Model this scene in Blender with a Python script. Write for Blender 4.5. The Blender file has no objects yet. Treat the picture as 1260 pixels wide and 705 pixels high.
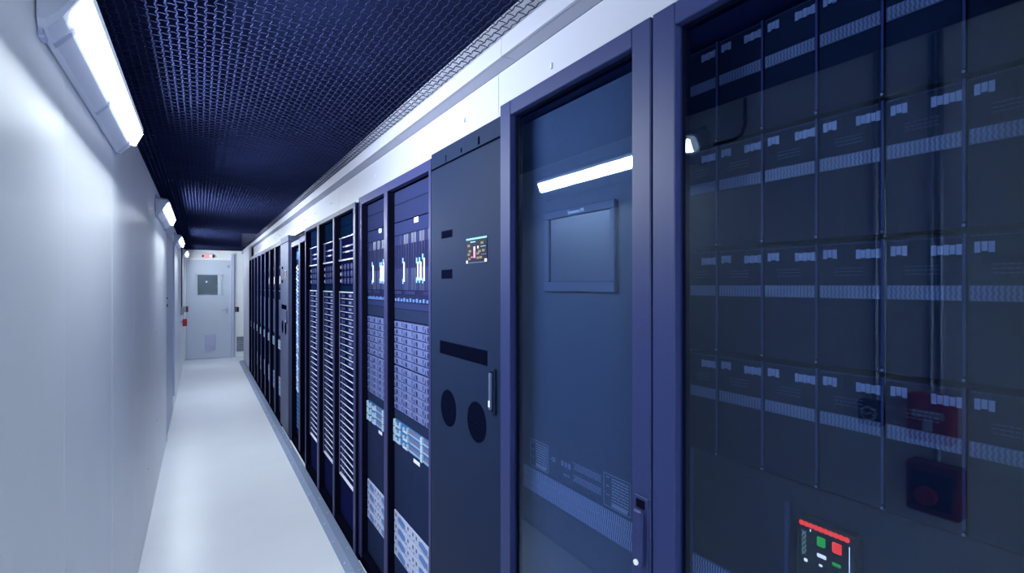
import bpy, bmesh, math, random
from mathutils import Vector, Matrix
random.seed(4)
scene = bpy.context.scene
C = scene.collection
R = math.radians

# ------------------------------------------------------------------ camera
# world: x across the aisle (right = +), y down the aisle, z up, metres
cam_data = bpy.data.cameras.new('camera')
cam = bpy.data.objects.new('camera', cam_data)
C.objects.link(cam)
cam.location = (0.0, 0.0, 1.674)
cam.rotation_euler = (R(90), 0, R(-31.5))
cam_data.sensor_width = 36.0
cam_data.lens = 36.0 * 625.8 / 1260.0
cam_data.shift_y = -1.5 / 1260.0
cam_data.clip_start = 0.02
scene.camera = cam

# ------------------------------------------------------------------ world, exposure, render quality
world = bpy.data.worlds.new('world')
scene.world = world
world.use_nodes = True
world.node_tree.nodes['Background'].inputs[0].default_value = (0.10, 0.13, 0.25, 1)
world.node_tree.nodes['Background'].inputs[1].default_value = 0.05
scene.view_settings.view_transform = 'Standard'
scene.view_settings.look = 'None'
scene.view_settings.gamma = 1.0
scene.view_settings.use_curve_mapping = False
scene.view_settings.exposure = 0.62
LAMP_STRENGTH = 160.0
LAMP_COLOR = (0.83, 0.93, 1.0)
cy = scene.cycles
cy.max_bounces = 10
cy.diffuse_bounces = 6
cy.glossy_bounces = 5
cy.transparent_max_bounces = 12
cy.use_denoising = True
cy.sample_clamp_indirect = 6.0
cy.caustics_reflective = False
cy.caustics_refractive = False

# ------------------------------------------------------------------ materials
M = {}
def mat(name, col, rough=0.5, metal=0.0, spec=0.5, noise=0.0, nscale=40.0, bump=0.0, bscale=200.0, emit=None, estr=0.0):
    m = bpy.data.materials.new(name)
    m.use_nodes = True
    nt = m.node_tree
    b = nt.nodes['Principled BSDF']
    b.inputs['Base Color'].default_value = (*col, 1)
    b.inputs['Roughness'].default_value = rough
    b.inputs['Metallic'].default_value = metal
    b.inputs['Specular IOR Level'].default_value = spec
    if noise or bump:
        tc = nt.nodes.new('ShaderNodeTexCoord')
    if noise:
        n = nt.nodes.new('ShaderNodeTexNoise')
        n.inputs['Scale'].default_value = nscale
        n.inputs['Detail'].default_value = 3
        nt.links.new(tc.outputs['Object'], n.inputs['Vector'])
        r = nt.nodes.new('ShaderNodeMapRange')
        r.inputs['From Min'].default_value = 0.3
        r.inputs['From Max'].default_value = 0.7
        r.inputs['To Min'].default_value = 1 - noise
        r.inputs['To Max'].default_value = 1 + noise
        nt.links.new(n.outputs['Fac'], r.inputs['Value'])
        mx = nt.nodes.new('ShaderNodeVectorMath')
        mx.operation = 'SCALE'
        mx.inputs[0].default_value = col
        nt.links.new(r.outputs['Result'], mx.inputs['Scale'])
        nt.links.new(mx.outputs['Vector'], b.inputs['Base Color'])
    if bump:
        n2 = nt.nodes.new('ShaderNodeTexNoise')
        n2.inputs['Scale'].default_value = bscale
        nt.links.new(tc.outputs['Object'], n2.inputs['Vector'])
        bp = nt.nodes.new('ShaderNodeBump')
        bp.inputs['Strength'].default_value = bump
        bp.inputs['Distance'].default_value = 0.002
        nt.links.new(n2.outputs['Fac'], bp.inputs['Height'])
        nt.links.new(bp.outputs['Normal'], b.inputs['Normal'])
    if emit:
        b.inputs['Emission Color'].default_value = (*emit, 1)
        b.inputs['Emission Strength'].default_value = estr
    M[name] = m
    return m

mat('wall', (0.925, 0.95, 0.97), 0.38, noise=0.015, nscale=3, bump=0.02, bscale=60)
mat('wall_back', (0.66, 0.70, 0.78), 0.5, noise=0.015, nscale=3)
mat('floor', (0.81, 0.83, 0.89), 0.30, spec=0.35, noise=0.02, nscale=2.0, bump=0.03, bscale=14)
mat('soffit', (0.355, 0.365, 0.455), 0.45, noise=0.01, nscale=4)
mat('door_white', (0.54, 0.60, 0.71), 0.4, noise=0.015, nscale=4)
mat('jamb', (0.50, 0.54, 0.74), 0.4, noise=0.01)
mat('mesh_steel', (0.024, 0.031, 0.088), 0.40, spec=0.0, noise=0.05, nscale=30)
mat('plenum', (0.016, 0.023, 0.075), 0.8, spec=0.0, noise=0.2, nscale=3)
mat('lamp_body', (0.62, 0.66, 0.80), 0.35, noise=0.01)
mat('lamp_clip', (0.45, 0.50, 0.68), 0.3)
mat('lamp_glow', (0.9, 0.92, 0.95), 0.4, emit=LAMP_COLOR, estr=LAMP_STRENGTH)
mat('added_lamp_glow', (0.9, 0.92, 0.95), 0.4, emit=LAMP_COLOR, estr=LAMP_STRENGTH*0.4)
mat('added_lamp_beyond', (0.9, 0.92, 0.95), 0.4, emit=LAMP_COLOR, estr=40.0)
mat('lamp_edge', (0.9, 0.92, 0.95), 0.4, emit=LAMP_COLOR, estr=1.6)
mat('door_frame', (0.021, 0.030, 0.104), 0.42, spec=0.15, noise=0.06, nscale=260, bump=0.15, bscale=900)
mat('rack_frame', (0.0289, 0.0327, 0.1064), 0.4, spec=0.08, noise=0.05, nscale=200)
mat('rack_black', (0.004, 0.004, 0.012), 0.45, spec=0, noise=0.1)
mat('rack_inner', (0.010, 0.012, 0.035), 0.5, spec=0, noise=0.1)
mat('filler', (0.021, 0.027, 0.080), 0.45, spec=0, noise=0.04)
mat('filler_dark', (0.017, 0.025, 0.064), 0.5, spec=0, noise=0.05)
mat('cool_panel', (0.0095, 0.0175, 0.047), 0.5, spec=0.04, noise=0.04, nscale=120, bump=0.05, bscale=800)
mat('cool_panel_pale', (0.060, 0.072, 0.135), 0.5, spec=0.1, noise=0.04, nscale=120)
mat('cool_grille', (0.003, 0.0045, 0.016), 0.6, spec=0, noise=0.1)
mat('groove', (0.002, 0.0025, 0.009), 0.7, spec=0.0, noise=0.1)
mat('ups_panel', (0.055, 0.078, 0.145), 0.55, spec=0.12, noise=0.05, nscale=60)
mat('ups_panel_dark', (0.012, 0.018, 0.038), 0.55, spec=0.05, noise=0.05, nscale=60)
mat('ups_trim', (0.075, 0.098, 0.19), 0.5, spec=0.12, noise=0.03)
mat('ups_screen', (0.050, 0.066, 0.135), 0.35, noise=0.02)
mat('print_pale', (0.2736, 0.3192, 0.5016), 0.6, noise=0.05)
mat('print_white', (0.75, 0.80, 0.95), 0.6, noise=0.02)
mat('print_dim', (0.20, 0.24, 0.42), 0.6, noise=0.05)
mat('grille_pale', (0.30, 0.36, 0.62), 0.5, noise=0.08, nscale=80)
mat('module_face', (0.0075, 0.0125, 0.030), 0.5, spec=0, noise=0.06, nscale=60)
mat('module_edge', (0.030, 0.038, 0.12), 0.5, spec=0.12, noise=0.05)
mat('module_grille', (0.12, 0.14, 0.24), 0.5, noise=0.08)
mat('module_base', (0.05, 0.06, 0.12), 0.5, noise=0.08)
mat('module_label', (0.16, 0.18, 0.30), 0.5, noise=0.08)
mat('module_print', (0.035, 0.042, 0.09), 0.5, noise=0.08)
mat('drive', (0.1064, 0.1330, 0.3040), 0.38, spec=0.1, noise=0.10, nscale=45)
mat('latch', (0.012, 0.015, 0.07), 0.4, spec=0.12, noise=0.05)
mat('chassis', (0.023, 0.030, 0.092), 0.4, spec=0, noise=0.06, nscale=120)
mat('chassis_dark', (0.0152, 0.0175, 0.0570), 0.5, spec=0, noise=0.06)
mat('blade', (0.020, 0.027, 0.088), 0.4, spec=0.12, noise=0.12, nscale=90)
mat('led_white', (0.9, 0.93, 1.0), 0.4, emit=(0.85, 0.92, 1.0), estr=0.9)
mat('led_blue', (0.12, 0.30, 0.75), 0.4, emit=(0.15, 0.40, 0.95), estr=0.35)
mat('bezel_blue', (0.0342, 0.1292, 0.3192), 0.4, spec=0.12, noise=0.08)
mat('bezel_sky', (0.0760, 0.2280, 0.5016), 0.4, spec=0.12, noise=0.08)
mat('bezel_grey', (0.1216, 0.1368, 0.2584), 0.45, spec=0.12, noise=0.06)
mat('handle_pale', (0.4408, 0.5624, 0.6536), 0.35, noise=0.05)
mat('node_white', (0.4256, 0.4636, 0.6384), 0.45, spec=0.12, noise=0.08, nscale=60)
mat('node_blue', (0.0912, 0.1748, 0.4180), 0.45, spec=0.12, noise=0.08)
mat('server_face', (0.0061, 0.0091, 0.0517), 0.4, spec=0, noise=0.15, nscale=120)
mat('server_cyan', (0.0038, 0.0137, 0.0471), 0.4, spec=0, noise=0.15, nscale=120)
mat('server_lip', (0.78, 0.80, 0.88), 0.3, noise=0.03)
mat('server_dot', (0.0760, 0.0874, 0.2584), 0.4, spec=0.12, noise=0.1)
mat('perf', (0.010, 0.012, 0.06), 0.5, spec=0, noise=0.1)
mat('cable', (0.20, 0.30, 0.52), 0.5, noise=0.15)
mat('rail', (0.22, 0.275, 0.41), 0.35, noise=0.03, nscale=20)
mat('bolt', (0.62, 0.66, 0.78), 0.3, metal=0.6, noise=0.03)
mat('steel', (0.45, 0.48, 0.56), 0.28, metal=0.9, noise=0.03)
mat('red', (0.42, 0.018, 0.03), 0.4, noise=0.03)
mat('red_dark', (0.20, 0.010, 0.02), 0.45, noise=0.05)
mat('black_plastic', (0.008, 0.008, 0.012), 0.4, noise=0.1)
mat('grey_plastic', (0.50, 0.55, 0.66), 0.4, noise=0.03)
mat('exit_glow', (0.8, 0.2, 0.22), 0.5, emit=(1.0, 0.13, 0.17), estr=1.1)
mat('exit_pale', (0.8, 0.45, 0.48), 0.5, emit=(1.0, 0.50, 0.52), estr=0.6)
mat('scr_dark', (0.008, 0.008, 0.012), 0.3, spec=0.05, emit=(0.02, 0.03, 0.10), estr=0.25)
mat('scr_cyan', (0.008, 0.008, 0.012), 0.4, spec=0.05, emit=(0.30, 0.78, 1.0), estr=0.9)
mat('scr_white', (0.008, 0.008, 0.012), 0.4, spec=0.05, emit=(0.9, 0.93, 1.0), estr=0.9)
mat('scr_pink', (0.008, 0.008, 0.012), 0.4, spec=0.05, emit=(1.0, 0.36, 0.60), estr=0.9)
mat('scr_olive', (0.008, 0.008, 0.012), 0.4, spec=0.05, emit=(0.40, 0.36, 0.22), estr=0.55)
mat('scr_violet', (0.008, 0.008, 0.012), 0.4, spec=0.05, emit=(0.25, 0.27, 0.7), estr=0.5)
mat('lit_red', (0.008, 0.008, 0.012), 0.4, spec=0.05, emit=(1.0, 0.05, 0.04), estr=0.95)
mat('lit_green', (0.008, 0.008, 0.012), 0.4, spec=0.05, emit=(0.03, 0.50, 0.08), estr=0.6)
mat('lit_teal', (0.008, 0.008, 0.012), 0.4, spec=0.05, emit=(0.20, 0.36, 0.38), estr=0.5)

def glass_mat(name, tint):
    m = bpy.data.materials.new(name)
    m.use_nodes = True
    nt = m.node_tree
    nt.nodes.remove(nt.nodes['Principled BSDF'])
    out = nt.nodes['Material Output']
    lw = nt.nodes.new('ShaderNodeLayerWeight')
    p = nt.nodes.new('ShaderNodeMath'); p.operation = 'POWER'; p.inputs[1].default_value = 5
    ma = nt.nodes.new('ShaderNodeMath'); ma.operation = 'MULTIPLY_ADD'
    ma.inputs[1].default_value = 0.957; ma.inputs[2].default_value = 0.043
    nt.links.new(lw.outputs['Facing'], p.inputs[0])
    nt.links.new(p.outputs[0], ma.inputs[0])
    t = nt.nodes.new('ShaderNodeBsdfTransparent'); t.inputs[0].default_value = (*tint, 1)
    g = nt.nodes.new('ShaderNodeBsdfGlossy'); g.inputs[0].default_value = (0.70, 0.85, 1, 1); g.inputs['Roughness'].default_value = 0.0
    mx = nt.nodes.new('ShaderNodeMixShader')
    nt.links.new(ma.outputs[0], mx.inputs[0])
    nt.links.new(t.outputs[0], mx.inputs[1]); nt.links.new(g.outputs[0], mx.inputs[2])
    nt.links.new(mx.outputs[0], out.inputs['Surface'])
    M[name] = m
glass_mat('glass', (0.70, 0.78, 0.88))
glass_mat('glass_clear', (0.90, 0.94, 0.97))

# ------------------------------------------------------------------ mesh building
class MB:
    """collects shapes; build() links them as ONE mesh object"""
    def __init__(s):
        s.v = []; s.f = []; s.mi = []; s.mats = []; s.cur = 0; s.smooth = False
    def m(s, name):
        if name not in s.mats: s.mats.append(name)
        s.cur = s.mats.index(name)
        return s
    def poly(s, pts, faces):
        o = len(s.v); s.v += [tuple(p) for p in pts]
        for f in faces:
            s.f.append(tuple(o + i for i in f)); s.mi.append(s.cur)
        return s
    def box(s, x0, x1, y0, y1, z0, z1, b=0.0):
        if x0 > x1: x0, x1 = x1, x0
        if y0 > y1: y0, y1 = y1, y0
        if z0 > z1: z0, z1 = z1, z0
        if b <= 0:
            p = [(x0,y0,z0),(x1,y0,z0),(x1,y1,z0),(x0,y1,z0),(x0,y0,z1),(x1,y0,z1),(x1,y1,z1),(x0,y1,z1)]
            return s.poly(p, [(0,3,2,1),(4,5,6,7),(0,1,5,4),(1,2,6,5),(2,3,7,6),(3,0,4,7)])
        # chamfered box
        pts = []; idx = {}
        for ix in (0,1):
            for iy in (0,1):
                for iz in (0,1):
                    X = (x0,x1)[ix]; Y = (y0,y1)[iy]; Z = (z0,z1)[iz]
                    sx, sy, sz = (1-2*ix)*b, (1-2*iy)*b, (1-2*iz)*b
                    for a, q in enumerate(((X,Y+sy,Z+sz),(X+sx,Y,Z+sz),(X+sx,Y+sy,Z))):
                        idx[(ix,iy,iz,a)] = len(pts); pts.append(q)
        F = []
        for i in (0,1):
            F.append([idx[(i,0,0,0)],idx[(i,1,0,0)],idx[(i,1,1,0)],idx[(i,0,1,0)]])
            F.append([idx[(0,i,0,1)],idx[(1,i,0,1)],idx[(1,i,1,1)],idx[(0,i,1,1)]])
            F.append([idx[(0,0,i,2)],idx[(1,0,i,2)],idx[(1,1,i,2)],idx[(0,1,i,2)]])
        for i in (0,1):
            for j in (0,1):
                F.append([idx[(i,j,0,0)],idx[(i,j,1,0)],idx[(i,j,1,1)],idx[(i,j,0,1)]])
                F.append([idx[(i,0,j,0)],idx[(i,1,j,0)],idx[(i,1,j,2)],idx[(i,0,j,2)]])
                F.append([idx[(0,i,j,1)],idx[(1,i,j,1)],idx[(1,i,j,2)],idx[(0,i,j,2)]])
        for ix in (0,1):
            for iy in (0,1):
                for iz in (0,1):
                    F.append([idx[(ix,iy,iz,a)] for a in range(3)])
        c = Vector(((x0+x1)/2,(y0+y1)/2,(z0+z1)/2))
        G = []
        for f in F:
            P = [Vector(pts[i]) for i in f]
            n = (P[1]-P[0]).cross(P[2]-P[0])
            if n.dot(sum(P, Vector())/len(P) - c) < 0: f = f[::-1]
            G.append(tuple(f))
        return s.poly(pts, G)
    def prism_y(s, prof, y0, y1):
        """profile of (x,z) extruded along y"""
        n = len(prof)
        A = sum(prof[i][0]*prof[(i+1)%n][1]-prof[(i+1)%n][0]*prof[i][1] for i in range(n))
        if A < 0: prof = prof[::-1]
        pts = [(x,y0,z) for x,z in prof] + [(x,y1,z) for x,z in prof]
        F = [tuple(range(n)), tuple(range(2*n-1, n-1, -1))]
        F += [(i, i+n, (i+1)%n+n, (i+1)%n) for i in range(n)]
        return s.poly(pts, F)
    def prism_x(s, prof, x0, x1):
        """profile of (y,z) extruded along x"""
        n = len(prof)
        A = sum(prof[i][0]*prof[(i+1)%n][1]-prof[(i+1)%n][0]*prof[i][1] for i in range(n))
        if A < 0: prof = prof[::-1]
        pts = [(x0,y,z) for y,z in prof] + [(x1,y,z) for y,z in prof]
        F = [tuple(range(n-1,-1,-1)), tuple(range(n, 2*n))]
        F += [(i, (i+1)%n, (i+1)%n+n, i+n) for i in range(n)]
        return s.poly(pts, F)
    def disc_x(s, y, z, r, x0, x1, n=24):
        return s.prism_x([(y+r*math.cos(2*math.pi*i/n), z+r*math.sin(2*math.pi*i/n)) for i in range(n)], x0, x1)
    def ring_x(s, y, z, r0, r1, x0, x1, n=16):
        a = [(math.cos(2*math.pi*i/n), math.sin(2*math.pi*i/n)) for i in range(n)]
        pts = [(x0,y+r0*c,z+r0*d) for c,d in a]+[(x0,y+r1*c,z+r1*d) for c,d in a]+[(x1,y+r1*c,z+r1*d) for c,d in a]
        F = []
        for i in range(n):
            j = (i+1)%n
            F.append((i, j, j+n, i+n)); F.append((i+n, j+n, j+2*n, i+2*n))
        return s.poly(pts, F)
    def tube(s, path, r, n=8):
        P = [Vector(p) for p in path]; rings = []
        pts = []
        for i, p in enumerate(P):
            d = (P[min(i+1,len(P)-1)]-P[max(i-1,0)]).normalized()
            u = d.cross(Vector((0.31,0.77,0.55))).normalized(); w = d.cross(u)
            rr = r[i] if isinstance(r, (list, tuple)) else r
            for k in range(n):
                a = 2*math.pi*k/n
                pts.append(p + u*rr*math.cos(a) + w*rr*math.sin(a))
        F = []
        for i in range(len(P)-1):
            for k in range(n):
                l = (k+1)%n
                F.append((i*n+k, i*n+l, (i+1)*n+l, (i+1)*n+k))
        F.append(tuple(range(n-1,-1,-1))); F.append(tuple((len(P)-1)*n+k for k in range(n)))
        return s.poly(pts, F)
    def teeth(s, x, y0, y1, z0, z1, n, depth):
        """zig-zag perforated strip facing -x: slanted ribs with recesses between"""
        w = (y1-y0)/n
        for i in range(n):
            a = y0+i*w
            s.poly([(x,a,z0),(x,a+w*.5,z0),(x,a+w*.8,(z0+z1)/2),(x,a+w*.5,z1),(x,a,z1),(x,a+w*.3,(z0+z1)/2)], [(0,5,2,1),(5,4,3,2)])
        return s
    def mesh(s, name, mats=None):
        me = bpy.data.meshes.new(name)
        me.from_pydata(s.v, [], s.f)
        for k in s.mats: me.materials.append(M[k])
        if len(s.mats) > 1: me.polygons.foreach_set('material_index', s.mi)
        if s.smooth: me.polygons.foreach_set('use_smooth', [True]*len(s.f))
        me.update()
        return me
    def build(s, name, parent=None, loc=(0,0,0)):
        return link(name, s.mesh(name), parent, loc)

def link(name, me, parent=None, loc=(0,0,0)):
    o = bpy.data.objects.new(name, me)
    C.objects.link(o)
    o.location = loc
    if parent: o.parent = parent
    return o
def tag(o, label, cat, group=None, kind=None):
    o['label'] = label; o['category'] = cat
    if group: o['group'] = group
    if kind: o['kind'] = kind
    return o
def thing(name, label, cat, loc, group=None):
    o = bpy.data.objects.new(name, None)
    C.objects.link(o)
    o.empty_display_size = 0.05
    o.location = loc
    return tag(o, label, cat, group)
def struct(o, label=None):
    o['kind'] = 'structure'
    if label: o['label'] = label
    return o
def bx(name, matname, parent, x0, x1, y0, y1, z0, z1, b=0.0):
    return MB().m(matname).box(x0, x1, y0, y1, z0, z1, b).build(name, parent)
CACHE = {}
def cached(key, fn, name):
    if key not in CACHE:
        CACHE[key] = fn().mesh(name)
    return CACHE[key]
ORD = ['first','second','third','fourth','fifth','sixth','seventh','eighth','ninth','tenth','eleventh','twelfth','thirteenth','fourteenth','fifteenth','sixteenth','seventeenth','eighteenth','nineteenth','twentieth','twenty-first','twenty-second','twenty-third','twenty-fourth','twenty-fifth','twenty-sixth','twenty-seventh','twenty-eighth','twenty-ninth','thirtieth']
def text_part(body, size, matname, parent, origin, name='lettering'):
    """flat lettering facing the aisle (-x); reads along -y"""
    cu = bpy.data.curves.new('lettering', 'FONT')
    cu.body = body; cu.size = size; cu.extrude = 0.0004; cu.offset = 0.00025
    t = bpy.data.objects.new('lettering_source', cu)
    C.objects.link(t)
    dg = bpy.context.evaluated_depsgraph_get()
    me = bpy.data.meshes.new_from_object(t.evaluated_get(dg))
    bpy.data.objects.remove(t)
    rot = Matrix(((0,0,-1),(-1,0,0),(0,1,0))).to_4x4()
    me.transform(rot)
    me.materials.clear(); me.materials.append(M[matname])
    return link(name, me, parent, origin)

# ------------------------------------------------------------------ the shell
Y0, Y1 = -2.6, 13.55          # aisle ends
XL = -0.3085                  # face of the left wall
ZC = 2.474                    # underside of the mesh ceiling
floor = struct(bx('floor', 'floor', None, XL-0.1, 2.1, Y0-0.1, 15.6, -0.1, 0.0))
# left wall: backing with upright sandwich panels, each its own piece
wl = struct(bx('wall_left', 'wall_back', None, XL-0.12, XL-0.022, Y0-0.1, Y1+0.05, 0.0, 2.472))
seams = [1.774-0.844*k for k in range(5, 0, -1)] + [1.774, 2.637, 3.447, 4.30, 5.13, 5.85, 6.56]
seams = [Y0] + [q for q in seams if q > Y0+0.1]
for a, b in zip(seams[:-1], seams[1:]):
    bx('panel', 'wall', wl, XL-0.0215, XL, a+0.0012, b-0.0012, 0.002, 2.472, 0.0015)
for a, b in ((8.20, 9.05), (9.05, 9.9), (9.9, 10.75), (10.75, 11.6), (11.6, 12.5), (12.5, 13.54)):
    bx('panel', 'wall', wl, XL-0.0215, XL, a+0.0012, b-0.0012, 0.002, 2.472, 0.0015)
bx('panel', 'wall', wl, XL-0.0215, XL, 6.561, 8.199, 2.262, 2.472, 0.0015)
for (yy, zz) in ((1.80, 2.27), (1.80, 0.62), (2.65, 0.30), (4.33, 0.40), (5.15, 1.28), (5.15, 0.55)):
    MB().m('steel').tube([(XL-0.001,yy,zz),(XL+0.003,yy,zz)], 0.006, 10).build('screw', wl)
# side door in the left wall
d2 = struct(bx('door_2', 'door_white', None, XL-0.0215, XL-0.004, 6.575, 8.165, 0.012, 2.25, 0.002), 'flush white side door in the left wall')
for zz, r in ((1.535, 0.010), (1.456, 0.017)):
    MB().m('black_plastic').tube([(XL-0.006,6.64,zz),(XL+0.006,6.64,zz)], r, 12).build('lock_cylinder', d2)
bx('threshold', 'grey_plastic', d2, XL-0.020, XL+0.004, 6.55, 6.60, 0.0, 0.19, 0.002)
bx('door_stop', 'jamb', d2, XL-0.004, XL+0.014, 8.172, 8.192, 0.19, 2.25, 0.002)

# far wall with the door opening
wf = struct(MB().m('wall').box(XL-0.1, -0.30, Y1, Y1+0.12, 0, 2.9).box(0.63, 1.9, Y1, Y1+0.12, 0, 2.9).box(-0.30, 0.63, Y1, Y1+0.12, 2.275, 2.9).build('wall_far'))
wn = struct(bx('wall_near', 'wall', None, XL-0.1, 2.1, Y0-0.12, Y0, 0, 2.9))
wr = struct(bx('wall_right', 'wall_back', None, 2.0, 2.1, Y0, 15.5, 0, 2.9))
wp = struct(bx('trim_6', 'wall', None, 0.83, 0.89, Y0, 0.095, 0, 2.40))
# mesh ceiling: dark plenum slab above, expanded metal below
ceil = struct(bx('ceiling', 'plenum', None, XL-0.1, 2.1, Y0-0.1, 15.6, 2.92, 3.0), 'dark ceiling void above an expanded metal mesh')
bx('void_side', 'plenum', ceil, XL-0.10, XL-0.012, Y0, Y1, 2.4725, 2.919)
bx('void_end', 'plenum', ceil, XL-0.01, 0.83, Y1-0.03, Y1-0.001, 2.4825, 2.919)
def expanded_metal():
    mb = MB().m('mesh_steel')
    px, py = 0.0245, 0.048
    nx = int((0.832-XL)/px)
    x_of = lambda i: XL + 0.004 + i*px
    ny = int((Y1-Y0)/py)
    t, hgt, amp = 0.0016, 0.0014, 0.0030
    V = mb.v; F = mb.f
    # wavy strips along the aisle
    for i in range(nx+1):
        base = len(V)
        for j in range(2*ny+1):
            y = Y0 + j*py/2
            x = x_of(i) + amp*(1 if (j+i) % 2 else -1)
            V += [(x-t, y, ZC), (x+t, y, ZC+0.001), (x+t*0.6, y, ZC+hgt), (x-t*1.4, y, ZC+hgt)]
        for j in range(2*ny):
            o = base+4*j
            F += [(o, o+1, o+5, o+4), (o+1, o+2, o+6, o+5), (o+2, o+3, o+7, o+6), (o+3, o, o+4, o+7)]
    # staggered arched rungs across
    for i in range(nx):
        xa, xb = x_of(i), x_of(i+1)
        for j in range(ny):
            y = Y0 + j*py + (py/2 if i % 2 else 0)
            base = len(V)
            for k, (fr, dy, dz) in enumerate(((0, 0, 0.001), (0.5, -0.0045, 0.0), (1, 0, 0.001))):
                x = xa + (xb-xa)*fr; yy = y+dy
                V += [(x, yy-0.0020, ZC+dz), (x, yy+0.0016, ZC+dz), (x, yy+0.0010, ZC+dz+0.003)]
            for k in range(2):
                o = base+3*k
                F += [(o, o+1, o+4, o+3), (o+1, o+2, o+5, o+4), (o+2, o, o+3, o+5)]
    mb.mi = [0]*len(F)
    return mb
ms = expanded_metal().build('mesh_screen', ceil)
ms['kind'] = 'stuff'
ms['label'] = 'dark blue expanded metal mesh'

# white soffit over the racks: fascia, underside, header panels
YE = 13.53
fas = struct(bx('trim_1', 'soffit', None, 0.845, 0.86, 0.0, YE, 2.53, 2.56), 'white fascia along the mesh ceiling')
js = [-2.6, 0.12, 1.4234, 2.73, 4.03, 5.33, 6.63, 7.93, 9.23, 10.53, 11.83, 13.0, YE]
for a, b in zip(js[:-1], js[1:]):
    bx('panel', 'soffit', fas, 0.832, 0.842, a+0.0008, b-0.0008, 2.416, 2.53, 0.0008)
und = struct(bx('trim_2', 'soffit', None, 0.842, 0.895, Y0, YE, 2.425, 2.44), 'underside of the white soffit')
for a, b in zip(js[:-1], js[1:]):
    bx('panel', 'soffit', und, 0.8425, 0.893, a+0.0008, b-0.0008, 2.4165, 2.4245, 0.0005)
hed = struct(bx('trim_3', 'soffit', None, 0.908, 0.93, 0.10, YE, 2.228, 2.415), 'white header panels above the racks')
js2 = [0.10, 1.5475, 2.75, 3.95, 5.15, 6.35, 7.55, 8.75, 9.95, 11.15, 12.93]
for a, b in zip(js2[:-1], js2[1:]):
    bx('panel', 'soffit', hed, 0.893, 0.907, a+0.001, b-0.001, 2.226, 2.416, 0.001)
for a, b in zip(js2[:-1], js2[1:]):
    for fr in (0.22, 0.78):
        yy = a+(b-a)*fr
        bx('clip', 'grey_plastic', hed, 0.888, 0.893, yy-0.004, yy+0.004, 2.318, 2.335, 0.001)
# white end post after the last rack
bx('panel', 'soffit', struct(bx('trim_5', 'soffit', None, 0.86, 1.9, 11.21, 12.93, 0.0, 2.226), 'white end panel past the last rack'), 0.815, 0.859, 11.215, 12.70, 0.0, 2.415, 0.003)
# bolted floor strip in front of the racks
rail = struct(MB().m('rail').prism_y([(0.7193,0.0005),(0.7556,0.028),(0.790,0.030),(0.806,0.030),(0.806,0.0005)], 0.05, 12.6).build('trim_4'), 'bolted pale blue floor strip along the racks')
for k in range(42):
    yy = 0.5 + k*0.29
    MB().m('bolt').tube([(0.7365,yy,0.0135),(0.7335,yy,0.0175)], 0.0075, 8).build('bolt', rail)
    MB().m('bolt').tube([(0.785,yy+0.14,0.029),(0.785,yy+0.14,0.034)], 0.006, 8).build('bolt', rail)

# ------------------------------------------------------------------ far door, sign, sockets
d1 = struct(MB().m('door_white').box(-0.276, 0.606, Y1-0.01, Y1+0.04, 0.008, 1.45).box(-0.276, 0.606, Y1-0.01, Y1+0.04, 1.911, 2.25)
            .box(-0.276, -0.075, Y1-0.01, Y1+0.04, 1.45, 1.911).box(0.445, 0.606, Y1-0.01, Y1+0.04, 1.45, 1.911).build('door_1'), 'white door with a small window at the end of the aisle')
bx('window_pane', 'glass_clear', d1, -0.074, 0.444, Y1+0.012, Y1+0.018, 1.451, 1.910)
MB().m('jamb').box(-0.090,-0.075,Y1-0.014,Y1-0.008,1.435,1.925).box(0.445,0.460,Y1-0.014,Y1-0.008,1.435,1.925).box(-0.090,0.460,Y1-0.014,Y1-0.008,1.435,1.45).box(-0.090,0.460,Y1-0.014,Y1-0.008,1.911,1.925).build('window_frame', d1)
lv = MB().m('jamb')
lv.box(0.075, 0.30, Y1-0.014, Y1-0.009, 0.175, 0.56)
for k in range(12):
    z = 0.185 + k*0.0305
    lv.poly([(0.085,Y1-0.028,z),(0.29,Y1-0.028,z),(0.29,Y1-0.012,z+0.026),(0.085,Y1-0.012,z+0.026),(0.085,Y1-0.013,z+0.002),(0.29,Y1-0.013,z+0.002)], [(0,1,2,3),(0,4,5,1)])
lv.build('louvre', d1)
MB().m('steel').box(0.511,0.536,Y1-0.03,Y1-0.01,1.03,1.145,0.003).tube([(0.523,Y1-0.03,1.10),(0.523,Y1-0.06,1.10),(0.42,Y1-0.06,1.10)],0.007).build('door_handle', d1)
bx('door_contact', 'soffit', d1, 0.54, 0.575, Y1-0.035, Y1-0.01, 2.08, 2.14, 0.004)
df = MB().m('jamb').box(0.612,0.672,Y1-0.06,Y1+0.02,0,2.40,0.004).m('wall').box(-0.305,-0.282,Y1-0.04,Y1+0.02,0,2.30,0.003).box(-0.305,0.61,Y1-0.035,Y1+0.02,2.256,2.29,0.003)
df.build('door_frame', d1)
ex = thing('exit_sign', 'small glowing red sign above the far white door', 'sign', (0.155, Y1, 2.30))
bx('housing', 'grey_plastic', ex, -0.085, 0.085, -0.05, -0.002, -0.005, 0.085, 0.004)
bx('lit_face', 'exit_glow', ex, -0.078, 0.02, -0.056, -0.050, 0.004, 0.076, 0.002)
bx('lit_face', 'exit_pale', ex, 0.021, 0.078, -0.056, -0.050, 0.004, 0.076, 0.002)
for sx in (-1, 1): bx('end_cap', 'black_plastic', ex, sx*0.086, sx*0.125, -0.05, -0.002, 0.015, 0.065, 0.004)
so = thing('wall_socket', 'small black switch plate on the far wall right of the door', 'socket', (0.732, Y1, 1.05))
bx('plate', 'black_plastic', so, -0.042, 0.042, -0.012, -0.001, 0.0, 0.116, 0.003)
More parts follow.
